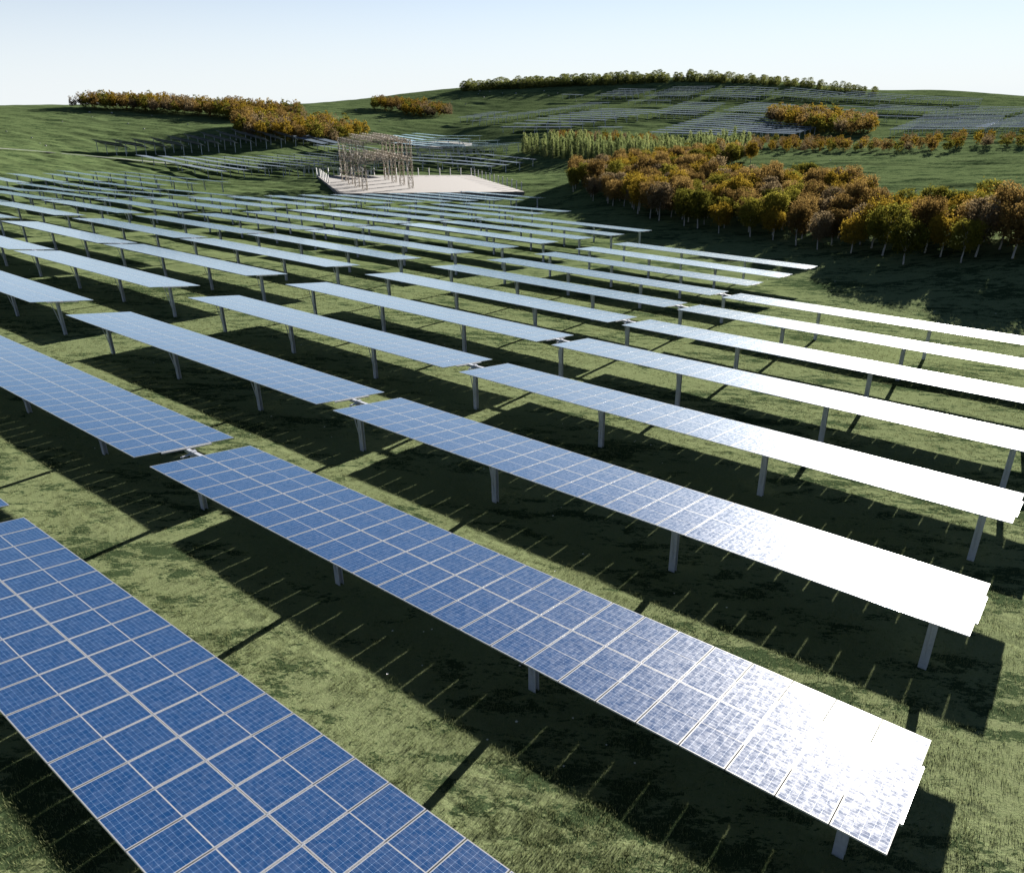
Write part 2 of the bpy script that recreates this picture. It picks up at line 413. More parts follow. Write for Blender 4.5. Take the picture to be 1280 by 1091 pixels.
bus = edge(math_n(t, 'FRACT', math_n(t, 'MULTIPLY', cx, 5.0)), .03)
line = math_n(t, 'MAXIMUM', math_n(t, 'MAXIMUM', lx, ly), dot)
oi = N(t, 'ShaderNodeObjectInfo')
rw = math_n(t, 'MULTIPLY', oi.outputs['Random'], 3.0)
mp = N(t, 'ShaderNodeMapping')
mp.inputs['Scale'].default_value = (1.0, 2.05, 1.0)
t.links.new(uv.outputs[0], mp.inputs[0])
dust = noise(t, 7.5, 7, .72, mp.outputs[0], .35, rw)
dustm = ramp(t, dust, [(.42, (0, 0, 0)), (.62, (1, 1, 1))])
tint = noise(t, 2.2, 2, .5, mp.outputs[0], 0, rw)
cell = mixc(t, tint, (.0008, .0155, .058), (.002, .024, .082))
cell = mixc(t, math_n(t, 'MULTIPLY', bus, .22), cell, (.04, .08, .16))
c = mixc(t, line, cell, (.048, .088, .170))
c = mixc(t, math_n(t, 'MULTIPLY', dustm, .05), c, (.22, .25, .32))
c = mixc(t, math_n(t, 'MAXIMUM', margin, mid), c, (.155, .16, .175))
c = mixc(t, frame, c, (.125, .125, .13))
p2 = N(t, 'ShaderNodeBsdfPrincipled')
for q_ in (p, p2):
    t.links.new(c, q_.inputs['Base Color'])
    q_.inputs['IOR'].default_value = 1.5
    q_.inputs['Sheen Weight'].default_value = .155
    q_.inputs['Sheen Roughness'].default_value = .30
    q_.inputs['Sheen Tint'].default_value = (.56, .87, 1.0, 1)
p.inputs['Roughness'].default_value = .088         # clean glass
p2.inputs['Roughness'].default_value = .47         # film of dust
mxs = N(t, 'ShaderNodeMixShader')
t.links.new(math_n(t, 'ADD', math_n(t, 'MULTIPLY_ADD', dustm, .24, .085), math_n(t, 'MULTIPLY', math_n(t, 'MAXIMUM', line, margin), .30)), mxs.inputs[0])
t.links.new(p.outputs[0], mxs.inputs[1])
t.links.new(p2.outputs[0], mxs.inputs[2])
t.links.new(mxs.outputs[0], t.nodes['Material Output'].inputs[0])

# far panels: reflected sky put into a matt grey-blue base colour
M_PV_MATT, t, p = mat('matt_photovoltaic_glass')
uv = N(t, 'ShaderNodeUVMap')
sep = N(t, 'ShaderNodeSeparateXYZ')
t.links.new(uv.outputs[0], sep.inputs[0])
fr_ = math_n(t, 'MAXIMUM', edge(math_n(t, 'FRACT', sep.outputs[0]), .035), edge(math_n(t, 'FRACT', sep.outputs[1]), .02))
dn = noise(t, .7, 3, .6, uv.outputs[0])
t.links.new(mixc(t, fr_, mixc(t, dn, (.070, .096, .125), (.118, .148, .182)), (.21, .215, .22)), p.inputs['Base Color'])
p.inputs['Roughness'].default_value = .5
p.inputs['Specular IOR Level'].default_value = 0

M_ALU = plain('brushed_aluminium', (.50, .51, .53), .42, .6, .12, 8)
M_BACK = plain('white_backsheet', (.70, .71, .73), .55, 0, .08, 2)
M_STEEL = plain('galvanised_steel', (.40, .42, .46), .55, .35, .22, 9)
M_LATTICE = plain('weathered_galvanised_lattice', (.25, .21, .155), .7, 0, .25, 2)
M_PAD = plain('pale_crushed_stone', (.120, .111, .104), .95, 0, .10, 1.1)
M_PATH = plain('grey_gravel', (.085, .09, .09), .95, 0, .2, .6)
M_POST = plain('white_painted_post', (.42, .42, .41), .6, 0, .06, 4)
M_ROCK = plain('pale_limestone', (.25, .25, .245), .9, 0, .2, 1.5)
M_BARK = plain('pale_bark', (.30, .28, .25), .9, 0, .45, 2.5)
M_PETAL = plain('white_petal', (.6, .6, .57), .7, 0, .05, 9)


def leaf_mat(name, stops, trans=.38, scale=.9):
    m, t, p = mat(name)
    geo = N(t, 'ShaderNodeNewGeometry')
    oi = N(t, 'ShaderNodeObjectInfo')
    a = math_n(t, 'MULTIPLY', geo.outputs['Random Per Island'], .45)
    n = noise(t, scale, 3, .6, geo.outputs['Position'])
    f = math_n(t, 'ADD', math_n(t, 'ADD', a, math_n(t, 'MULTIPLY', n, .55)), math_n(t, 'MULTIPLY', math_n(t, 'SUBTRACT', oi.outputs['Random'], .5), .35))
    col = ramp(t, f, stops)
    t.links.new(col, p.inputs['Base Color'])
    p.inputs['Roughness'].default_value = .75
    p.inputs['Specular IOR Level'].default_value = 0
    tr = N(t, 'ShaderNodeBsdfTranslucent')
    t.links.new(col, tr.inputs['Color'])
    mx = N(t, 'ShaderNodeMixShader')
    mx.inputs[0].default_value = trans
    t.links.new(p.outputs[0], mx.inputs[1])
    t.links.new(tr.outputs[0], mx.inputs[2])
    t.links.new(mx.outputs[0], t.nodes['Material Output'].inputs[0])
    return m


LEAF = {
    'rust': leaf_mat('rust_leaves', [(.15, (.070, .044, .015)), (.5, (.150, .098, .030)), (.85, (.250, .170, .058))]),
    'golden': leaf_mat('golden_leaves', [(.15, (.082, .056, .008)), (.5, (.170, .116, .014)), (.85, (.262, .184, .026))]),
    'olive': leaf_mat('olive_leaves', [(.15, (.046, .050, .010)), (.5, (.110, .104, .016)), (.85, (.185, .160, .026))]),
    'taupe': leaf_mat('grey_brown_leaves', [(.15, (.062, .046, .026)), (.5, (.135, .102, .056)), (.85, (.215, .162, .088))]),
    'blade': leaf_mat('grass_blades', [(.15, (.064, .086, .036)), (.5, (.116, .140, .064)), (.85, (.185, .198, .098))], .3),
    'lime': leaf_mat('lime_needles', [(.15, (.075, .100, .038)), (.5, (.165, .200, .072)), (.85, (.265, .285, .115))], .35),
    'fir': leaf_mat('dark_needles', [(.15, (.040, .056, .020)), (.5, (.110, .125, .036)), (.85, (.190, .195, .055))], .45),
}

# ------------------------------------------------------------------ ground: one sheet, finer where the field is close
az_f = np.radians(np.arange(-46, 46.001, .115))
az = np.r_[az_f, np.radians(np.arange(48, 313.9, 3))]
rr = [.2, 1.0, 2.0, 3.0, 4.5, 6.0]
while rr[-1] < 75: rr.append(rr[-1] * 1.0029)
while rr[-1] < 900: rr.append(rr[-1] * 1.0056)
while rr[-1] < 3000: rr.append(rr[-1] * 1.03)
rr = np.array(rr)
RR, AZ = np.meshgrid(rr, az, indexing='ij')
GX, GY = RR * np.sin(AZ), RR * np.cos(AZ)
fine = np.abs(AZ) <= math.radians(46.01)
res = np.where(fine, np.maximum(RR * np.where(RR < 75, .0024, .0045), .012), RR * .05)
GZ = gz(GX, GY) + relief(GX, GY, res)
GZ -= np.clip((RR - 1300) / 1700, 0, 1) * 60
nr, na = RR.shape
ii, jj = np.meshgrid(np.arange(nr - 1), np.arange(na), indexing='ij')
j2 = (jj + 1) % na
F = np.stack([ii * na + jj, ii * na + j2, (ii + 1) * na + j2, (ii + 1) * na + jj], -1).reshape(-1, 4)[:, ::-1]
verts = np.stack([GX, GY, GZ], -1).reshape(-1, 3)
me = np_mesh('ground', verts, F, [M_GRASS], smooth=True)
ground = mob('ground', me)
tag(ground, 'green meadow rising into low hills', 'ground', kind='structure')

# ------------------------------------------------------------------ solar tables
PITCH_M, NMOD, MLEN = 1.095, 25, 2.25
TLEN = PITCH_M * NMOD
TILT = math.radians(9.8)
TUBE_H = 2.75
ROTZ = math.atan2(U[1], U[0])
ct, st_ = math.cos(TILT), math.sin(TILT)


def tilt_pt(p, tilt=TILT, h=TUBE_H):
    """table-local point with y measured along the glass, z off the glass plane"""
    c, s = math.cos(tilt), math.sin(tilt)
    return (p[0], p[1] * c + p[2] * s, h - p[1] * s + p[2] * c)


PV = [M_PV, M_ALU, M_BACK]


def module_mesh():
    b = MB()
    x0, x1, y0, y1 = .013, PITCH_M - .013, 0, MLEN
    b.box(x0, x1, y0, y1, -.035, 0, 1, None, top_uv=[(0, 0), (1, 0), (1, 1), (0, 1)], mtop=0, mbot=2)
    return b.mesh('solar_module', PV)


def array_mesh(name, tilt=TILT, h=TUBE_H, gaps=True, post=None):
    """the 25 x 2 modules of a table that stands too far off to show its modules one by one"""
    b = MB()
    T = lambda p: tilt_pt(p, tilt, h)
    for j in range(2):
        y0 = .008 if j else -.008 - MLEN
        if gaps:
            for i in range(NMOD):
                b.box(i * PITCH_M + .013, (i + 1) * PITCH_M - .013, y0, y0 + MLEN, .06, .095, 1, T,
                      top_uv=[(i, j), (i + 1, j), (i + 1, j + 1), (i, j + 1)], mtop=0, mbot=2)
        else:
            b.box(0, TLEN, y0, y0 + MLEN, .06, .095, 1, T, top_uv=[(0, j), (NMOD, j), (NMOD, j + 1), (0, j + 1)], mtop=0, mbot=2)
    for i in range(NMOD + 1):
        b.box(i * PITCH_M - .03, i * PITCH_M + .03, -1.13, 1.13, .0, .058, 1, T)
    return b


def post_mesh(h, drop=.8):
    """H-section post with the slim drive strut on its high side"""
    b = MB()
    wdt, dep, th = .13, .085, .012
    for s in (-1, 1):
        b.box(-wdt, wdt, s * dep - th, s * dep + th, -drop, h - .08)
    b.box(-th, th, -dep + th + .001, dep - th - .001, -drop, h - .08)
    b.box(-.16, .16, -.10, .10, h - .08 + .002, h - .02)
    return b


def strut_mesh(h):
    b = MB()
    b.bar((0, -.50, h + .03), (0, -.06, .42), .028, 0, 6)
    b.box(-.05, .05, -.56, -.10, h - .04, h + .005)
    return b


ME_MOD = module_mesh()
_cache = {}


def rail_mesh(tilt):
    if ('r', tilt) not in _cache:
        b = MB()
        b.box(-.03, .03, -1.13, 1.13, .0, .058, 0, lambda p: tilt_pt(p, tilt))
        _cache['r', tilt] = b.mesh('mounting_rail', [M_ALU])
    return _cache['r', tilt]


def arr_mesh(tilt):
    if ('a', tilt) not in _cache: _cache['a', tilt] = array_mesh('panel_array', tilt).mesh('panel_array', PV)
    return _cache['a', tilt]


def row_tilt(k, col=0):
    if col > 4: return math.radians(8.2)
    return math.radians({0: 9.8, 1: 9.8, 2: 9.8, 3: 9.3, 4: 8.5, 5: 7.7, 6: 7.2, 7: 6.7, 8: 6.2}.get(k, 5.2))


ME_POST = post_mesh(TUBE_H).mesh('post', [M_STEEL])
ME_STRUT = strut_mesh(TUBE_H).mesh('strut', [M_STEEL])


def tube_mesh(x0, x1, coupling):
    b = MB()
    b.box(x0, x1, -.075, .075, TUBE_H - .075, TUBE_H + .075)
    if coupling:
        b.box(-.70, -.56, -.10, .10, TUBE_H - .10, TUBE_H + .11)
        b.box(-.74, -.70, -.12, .12, TUBE_H - .12, TUBE_H + .13)
    return b.mesh('torque_tube', [M_STEEL])


ME_TUBE_R = tube_mesh(-1.28, TLEN - .2, True)
ME_TUBE_L = tube_mesh(.2, TLEN + .06, False)
POSTS = {'R': (-.72, 8.3, 17.3, 26.3), 'L': (.83, 9.83, 18.83)}


def table_root(name, x, y, lift=0.0):
    """Empty on the ground under the table's left end, leaning with the ground along the row"""
    z0, z1 = g1(x, y), g1(x + U[0] * TLEN, y + U[1] * TLEN)
    zm = g1(x + U[0] * TLEN / 2, y + U[1] * TLEN / 2)
    sl = math.atan2(z1 - z0, TLEN)
    zz = (z0 + z1 + 2 * zm) / 4 - math.sin(sl) * TLEN / 2
    return empty(name, (x, y, zz + lift), (0, -sl, ROTZ))


ORD = ['front', 'second', 'third', 'fourth', 'fifth', 'sixth', 'seventh', 'eighth', 'ninth', 'tenth', 'eleventh', 'twelfth', 'thirteenth',
       'fourteenth', 'fifteenth', 'sixteenth', 'seventeenth', 'eighteenth', 'nineteenth', 'twentieth']
ORD += ['%s-%s' % (t, o) for t in ('twenty', 'thirty', 'forty', 'fifty', 'sixty', 'seventy', 'eighty', 'ninety') for o in ['first'] + ORD[1:9]]
COLS = {0: (0.0, 'R'), 1: (-1.2 - TLEN, 'L'), 2: (-34.35 - TLEN, 'R'), 3: (-62.95 - TLEN, 'L'), 4: (-96.0 - TLEN, 'R'), 5: (-124.6 - TLEN, 'L'), 6: (-157.6 - TLEN, 'R'), 7: (-186.2 - TLEN, 'L'), 8: (-171.3 - TLEN, 'R'), 9: (-199.9 - TLEN, 'L')}
FIELD = [(0, range(0, 8)), (1, range(0, 11)), (2, range(2, 13)), (3, range(2, 15)), (4, range(4, 19)), (5, range(5, 11)), (6, range(7, 11)), (7, range(7, 11)), (8, range(11, 14)), (9, range(11, 14))]
DETAIL = {(0, 0), (1, 0), (0, 1), (1, 1), (0, 2), (1, 2), (0, 3), (1, 3), (0, 4)}
NEAR = {(0, 0): 'deep blue solar table running off the bottom left corner, cell grid clearly visible',
        (1, 0): 'blue solar table showing only its corner at the left edge, behind the nearest table',
        (0, 1): 'long solar table turning from blue to silvery glare, nearest whole table to the viewer',
        (1, 1): 'mid blue solar table at the left edge, joined by a white tube to the next',
        (0, 2): 'solar table with glaring white right half, second whole table from the viewer',
        (1, 2): 'pale blue solar table in the third row, ending at the open lane'}
COLNAME = {0: 'right column, whitened by glare', 1: 'second column from the right', 2: 'third column from the right, past the first lane',
           3: 'fourth column from the right', 4: 'fifth column from the right, past the second lane', 5: 'sixth column from the right',
           6: 'seventh column from the right', 7: 'at the far left edge', 8: 'far left, right half of its row', 9: 'far left, left half of its row'}
n_tables = 0
GROUP = 'solar tables in rows on the meadow'
for col, rows in FIELD:
    a0, side = COLS[col]
    for k in rows:
        x, y = plan(a0, k)
        t_ = table_root('solar_table', x, y)
        lab = NEAR.get((col, k)) or 'pale solar table in the %s row, %s' % (ORD[k], COLNAME[col])
        tag(t_, lab, 'solar table', GROUP)
        n_tables += 1
        if (col, k) in DETAIL:
            for j in range(2):
                for i in range(NMOD):
                    y0 = .008 if j else -.008 - MLEN
                    o = mob('solar_module', ME_MOD, t_)
                    o.location = tilt_pt((i * PITCH_M, y0, .095), row_tilt(k))
                    o.rotation_euler = (-row_tilt(k), 0, 0)
            for i in range(NMOD + 1):
                o = mob('mounting_rail', rail_mesh(row_tilt(k)), t_)
                o.location.x = i * PITCH_M + (-.02 if i == 0 else .02 if i == NMOD else 0)
        else:
            mob('panel_array', arr_mesh(row_tilt(k, col)), t_)
        mob('torque_tube', ME_TUBE_R if side == 'R' else ME_TUBE_L, t_)
        ps = POSTS[side]
        for q in ps:
            o = mob('post', ME_POST, t_)
            o.location.x = q
            s_ = mob('strut', ME_STRUT, o)

# ---- distant tables: one mesh each, posts and all
def far_mesh(name, h, tilt, drop=1.2, gaps=False):
    b = array_mesh(name, tilt, h, gaps)
    for q in (.6, 9.3, 18.0, 26.7):
        b.box(q - .12, q + .12, -.10, .10, -drop, h - .02, 1)
    b.box(0, TLEN, -.07, .07, h - .07, h - .003, 1)
    return b


FARM = [M_PV_MATT, M_STEEL, M_BACK]
ME_FAR = far_mesh('far', 3.3, math.radians(-1.9)).mesh('far_solar_table', FARM)
ME_FAR_FLAT = far_mesh('far', 3.3, math.radians(-.7)).mesh('far_solar_table', FARM)
ME_VALLEY = far_mesh('valley', 2.8, math.radians(3.0)).mesh('valley_solar_table', FARM)
ME_VALLEY_STEEP = far_mesh('valley', 2.8, math.radians(6.5)).mesh('valley_solar_table', FARM)
ME_TALL = far_mesh('tall', 4.6, math.radians(30)).mesh('tall_solar_table', [M_PV_MATT, M_STEEL, plain('black_backsheet', (.055, .065, .085), .5, 0, .1, 2)])
ME_FLAT = far_mesh('flat', 2.8, math.radians(1.0)).mesh('flat_solar_table', [M_PV, M_STEEL, M_BACK])


def inside(poly, x, y):
    r = False
    n = len(poly)
    for i in range(n):
        (x0, y0), (x1, y1) = poly[i], poly[(i + 1) % n]
        if (y0 > y) != (y1 > y) and x < (x1 - x0) * (y - y0) / (y1 - y0) + x0: r = not r
    return r


far = []       # (distance, x, y, mesh, label, group)


def add_far(x, y, me, lab, grp):
    far.append((math.hypot(x + U[0] * 13, y + U[1] * 13), x, y, me, lab, grp))


def grid_fill(poly, me, what, grp):
    n = 0
    for k in range(10, 60):
        m = 0
        for c in range(-16, 8):
            a0 = c * 28.6 - (c // 2) * -4.6 * 0
            x, y = plan(a0, k)
            mx, my = x + U[0] * 13.5, y + U[1] * 13.5
            if inside(poly, mx, my):
                m += 1
                add_far(x, y, ME_VALLEY_STEEP if me is ME_VALLEY and x < -55 else me, None, grp)
                far[-1] = far[-1][:4] + ('%s, row %d, number %d from the left' % (what, k - 9, m), grp)


d0, d1 = np.array(DARK[0]), np.array(DARK[1])
nd = 11
for i in range(nd):
    p_ = d0 + V * PIT * i
    add_far(p_[0], p_[1], ME_TALL, 'long legged dark solar table below the left wood, %s from the left of its row' % (ORD[i] if i else 'first'), 'long legged tables under the left wood')
for i in range(2):
    p_ = d0 + V * PIT * (nd + i) + U * 12
    add_far(p_[0], p_[1], ME_FAR, '%s lower grey solar table just below the left wood' % ('nearer' if i == 0 else 'farther'), 'tables close below the left wood')
grid_fill(MID, ME_VALLEY, 'grey table in the valley field', 'solar tables in the valley field')
grid_fill(FLATS, ME_FLAT, 'bright level table at the valley back', 'level tables at the back of the valley')
grid_fill(WHITES, ME_FLAT, 'white level table below the hillside', 'white level tables below the hillside')
for bi, (x, y, m, n, off_, scx) in enumerate(BLOCKS):
    scx *= .88
    for i in range(n):
        for j in range(m):
            p_ = np.array([x, y]) + np.array(off_) * i + U * 27.9 * scx * j
            add_far(p_[0], p_[1], ME_FAR_FLAT if x > 170 else ME_FAR, 'tiny hillside solar table, row %s of the %s block from the left, %s' % (ORD[i], ORD[bi] if bi else 'first', ('left one', 'right one')[j] if m > 1 else 'alone'),
                    'hillside block of solar tables %s' % (ORD[bi] if bi else 'first'))
            far[-1] += (scx,)
far.sort(key=lambda q: q[0])
keep = 300 - n_tables
for d_, x, y, me, lab, grp, *sc_ in far[:keep]:
    r_ = table_root('solar_table', x, y)
    e, l, ro = r_.name, r_.location.copy(), r_.rotation_euler.copy()
    bpy.data.objects.remove(r_)
    o_ = mob('solar_table', me, None, l, ro)
    if sc_: o_.scale.x = sc_[0]
    tag(o_, lab, 'solar table', grp)
rest = far[keep:]
if rest:
    V0, F0 = [], []
    midx = []
    uvs = []
    off = 0
    for d_, x, y, me, lab, grp, *sc_ in rest:
        r_ = table_root('tmp', x, y)
        if sc_: r_.scale.x = sc_[0]
        bpy.context.view_layer.update()
        mw = np.array(r_.matrix_world)
        bpy.data.objects.remove(r_)
        co = np.empty(len(me.vertices) * 3, dtype=np.float32)
        me.vertices.foreach_get('co', co)
        co = co.reshape(-1, 3) @ mw[:3, :3].T + mw[:3, 3]
        li = np.empty(len(me.loops), dtype=np.int32)
        me.loops.foreach_get('vertex_index', li)
        mi = np.empty(len(me.polygons), dtype=np.int32)
        me.polygons.foreach_get('material_index', mi)
        uv_ = np.empty(len(me.loops) * 2, dtype=np.float32)
        me.uv_layers[0].data.foreach_get('uv', uv_)
        V0.append(co); F0.append(li.reshape(-1, 4) + off); midx.append(mi); uvs.append(uv_)
        off += len(co)
    me = np_mesh('distant_solar_tables', np.concatenate(V0), np.concatenate(F0), FARM, np.concatenate(midx))
    me.uv_layers.new(name='UVMap').data.foreach_set('uv', np.concatenate(uvs))
    tag(mob('distant_solar_tables', me), 'farthest blocks of tiny solar tables high on the hillside', 'solar tables', None, 'stuff')

# ------------------------------------------------------------------ trees
def crown_mesh(name, m, seed, h, rad, base, n_clump, per, leaf, kind='round'):
    """leaf cards gathered in clumps through the crown"""
    R = np.random.RandomState(seed)
    P = []
    if kind == 'round':
        lobes = [(0, 0, base + (h - base) * .52, rad, (h - base) * .50)]
        for i in range(11):
            a = R.rand() * 6.283
            zz = base + (h - base) * (.25 + .55 * R.rand())
            rr_ = rad * (.42 + .2 * R.rand())
            dd = rad * (.45 + .25 * R.rand())
            lobes.append((dd * math.cos(a), dd * math.sin(a), zz, rr_, rr_ * .95))
        for i in range(n_clump):
            lb = lobes[R.randint(len(lobes))] if R.rand() < .75 else lobes[0]
            v = R.randn(3); v /= np.linalg.norm(v)
            s = .70 + .30 * R.rand() ** .6
            c = np.array([lb[0] + v[0] * lb[3] * s, lb[1] + v[1] * lb[3] * s, lb[2] + v[2] * lb[4] * s])
            P.append((c, .20 + .26 * R.rand(), v))
    else:
        for i in range(n_clump):
            f = R.rand() ** (1.0 if kind == 'column' else 1.25)
            zz = base + (h - base) * f
            pr = (1 - f) ** .75 * (.35 + .65 * min(1, f * 6 + .45)) if kind == 'cone' else (1 - abs(2 * f - 1) ** 4 * .75)
            r_ = rad * max(.12, pr) * (.55 + .5 * R.rand())
            a = R.rand() * 6.283
            v = np.array([math.cos(a), math.sin(a), -.15 if kind == 'cone' else .3])
            P.append((np.array([r_ * v[0], r_ * v[1], zz]), .26 + .25 * R.rand(), v))
    n = n_clump * per
    cen = np.repeat(np.array([q[0] for q in P]), per, 0)
    sd = np.repeat(np.array([q[1] for q in P]), per)
    ov = np.repeat(np.array([q[2] for q in P]), per, 0)
    off = R.randn(n, 3) * sd[:, None] * np.array([1, 1, .8])
    c = cen + off
    nrm = R.randn(n, 3) + ov * .9 + np.array([0, 0, .3])
    nrm /= np.linalg.norm(nrm, axis=1)[:, None]
    t1 = np.cross(nrm, R.randn(n, 3)); t1 /= np.linalg.norm(t1, axis=1)[:, None]
    t2 = np.cross(nrm, t1)
    sz = leaf * (.6 + .8 * R.rand(n))[:, None]
    q = np.stack([c - t1 * sz * .5, c - t2 * sz * .32, c + t1 * sz * .5, c + t2 * sz * .32], 1).reshape(-1, 3)
    return np_mesh(name, q, np.arange(n * 4).reshape(-1, 4), [m])


def trunk_mesh(name, seed, h, r, lean, limbs=6, spread=1.5):
    R = random.Random(seed)
    b = MB()
    p = Vector((0, 0, -.5))
    rad = r * 1.15
    pts_ = [(p, rad)]
    for i in range(1, 6):
        f = i / 5
        pts_.append((Vector((lean[0] * f + R.uniform(-.08, .08), lean[1] * f + R.uniform(-.08, .08), -.5 + (h * .75 + .5) * f)), r * (1.05 - .75 * f)))
    for (a, ra), (c, rc) in zip(pts_, pts_[1:]): b.bar(a, c, ra, 0, 7, rc)
    for i in range(limbs):
        k = R.choice([2, 3, 4])
        a = pts_[k][0]
        an = R.uniform(0, 6.283)
        e = a + Vector((math.cos(an) * spread, math.sin(an) * spread, h * .22 + R.uniform(0, h * .12)))
        b.bar(a, e, pts_[k][1] * .6, 0, 5, .02)
    return b.mesh(name, [M_BARK], True)


OAKS = {}
for kn, kd in enumerate(('rust', 'golden', 'olive', 'taupe')):
    OAKS[kd] = []
    for v in range(2):
        h = 9.6 + .9 * v - .3 * kn
        cm = crown_mesh('crown', LEAF[kd], 100 + kn * 10 + v, h, 2.95 - .25 * v, 2.2, 300, 22, .34)
        tm = trunk_mesh('trunk', 200 + kn * 10 + v, h, .17, (random.Random(kn * 7 + v).uniform(-.7, .7), random.Random(kn * 7 + v + 50).uniform(-.5, .5)))
        OAKS[kd].append((cm, tm))
FAROAK = {}
for kn, kd in enumerate(('rust', 'golden', 'olive', 'taupe')):
    FAROAK[kd] = crown_mesh('far_crown', LEAF[kd], 300 + kn, 9.3, 2.8, 1.4, 75, 15, .55)
LIMES = [(crown_mesh('crown', LEAF['lime'], 400 + v, 10.2 + v * .8, 1.75, .5, 170, 12, .40, 'cone'), trunk_mesh('trunk', 410 + v, 10, .13, (.05, .05), 3, .5)) for v in range(3)]
FIRS = []
for v in range(4):
    cmh = 9.5 + 1.6 * v
    FIRS.append(crown_mesh('ridge_crown', LEAF['fir'], 500 + v, cmh, 2.7 + .4 * (v % 2), .4, 130, 18, .5, 'column'))


def scatter(poly, spacing, seed, limit=2000):
    R = random.Random(seed)
    xs, ys = [p[0] for p in poly], [p[1] for p in poly]
    pts_ = []
    cell = {}
    area_tries = int((max(xs) - min(xs)) * (max(ys) - min(ys)) / spacing ** 2 * 14)
    for _ in range(area_tries):
        x, y = R.uniform(min(xs), max(xs)), R.uniform(min(ys), max(ys))
        if not inside(poly, x, y): continue
        ck = (int(x // spacing), int(y // spacing))
        if any((x - q[0]) ** 2 + (y - q[1]) ** 2 < spacing ** 2 for i in (-1, 0, 1) for j in (-1, 0, 1) for q in cell.get((ck[0] + i, ck[1] + j), ())): continue
        cell.setdefault(ck, []).append((x, y))
        pts_.append((x, y))
    return pts_


MIX = ['rust'] * 8 + ['golden'] * 7 + ['olive'] * 6 + ['taupe'] * 6
SHADE = {'rust': 'rust brown', 'golden': 'golden', 'olive': 'olive green', 'taupe': 'grey brown'}
rt = random.Random(5)
trees = []
PLACE = {'right_grove': 'the big right-hand grove', 'left_hill_upper': 'the long wood along the left hilltop', 'left_hill_lower': 'the wood on the left slope',
         'small_hill': 'the small copse on the bare hill', 'right_hill': 'the oval copse among the hillside tables', 'behind_conifers': 'the thin strip behind the lime green trees',
         'crest_a': 'the low strip right of the lime green trees', 'crest_b': 'the tiny clump on the meadow crest', 'crest_c': 'the loose strip on the crest at far right'}
for gi, g_ in enumerate(('right_grove', 'behind_conifers', 'crest_a', 'crest_b', 'crest_c', 'left_hill_lower', 'left_hill_upper', 'small_hill', 'right_hill')):
    sp = {'right_grove': 3.95, 'crest_c': 5.8}.get(g_, 4.9)
    for (x, y) in scatter(GROVES[g_], sp, 40 + gi):
        trees.append((math.hypot(x, y), x, y, g_, rt.choice(MIX), rt.uniform(.70, 1.0) * {'right_grove': .85, 'crest_a': .62, 'crest_b': .62, 'crest_c': .68, 'behind_conifers': .7}.get(g_, 1.32 if 'left' in g_ else 1.1), rt.uniform(0, 6.28), rt.randrange(2)))
trees.sort(key=lambda q: q[0])
FRONT = {}
for i, (d_, x, y, g_, kd, sc, rz, vi) in enumerate(trees[:300]):
    t_ = empty('autumn_tree', (x, y, g1(x, y)), (0, 0, rz))
    t_.scale = (sc, sc, sc * rt.uniform(.92, 1.08))
    FRONT[g_] = FRONT.get(g_, 0) + 1
    tag(t_, '%s tree, %s nearest tree of %s' % (SHADE[kd], ORD[FRONT[g_] - 1] if FRONT[g_] > 1 else 'very', PLACE[g_]) if FRONT[g_] <= 60 else '%s tree packed deep inside %s' % (SHADE[kd], PLACE[g_]), 'tree', 'autumn trees of ' + PLACE[g_])
    cm, tm = OAKS[kd][vi]
    mob('crown', cm, t_)
    mob('trunk', tm, t_)


def merged(name, items, lab):
    V0, F0, mi = [], [], []
    off = 0
    kinds = list(LEAF)[:4]
    for (d_, x, y, g_, kd, sc, rz, vi) in items:
        me = FAROAK[kd]
        co = np.empty(len(me.vertices) * 3, dtype=np.float32)
        me.vertices.foreach_get('co', co)
        co = co.reshape(-1, 3) * sc
        c_, s_ = math.cos(rz), math.sin(rz)
        co = np.stack([co[:, 0] * c_ - co[:, 1] * s_ + x, co[:, 0] * s_ + co[:, 1] * c_ + y, co[:, 2] + g1(x, y)], 1)
        n_ = len(co) // 4
        V0.append(co); F0.append(np.arange(n_ * 4).reshape(-1, 4) + off); mi.append(np.full(n_, kinds.index(kd)))
        off += len(co)
    me = np_mesh(name, np.concatenate(V0), np.concatenate(F0), [LEAF[k] for k in kinds], np.concatenate(mi))
    tag(mob(name, me), lab, 'wood', None, 'stuff')


left = trees[300:]
for g_ in dict.fromkeys(q[3] for q in left):
    merged('distant_wood', [q for q in left if q[3] == g_], 'mass of orange and golden trees in ' + PLACE[g_])

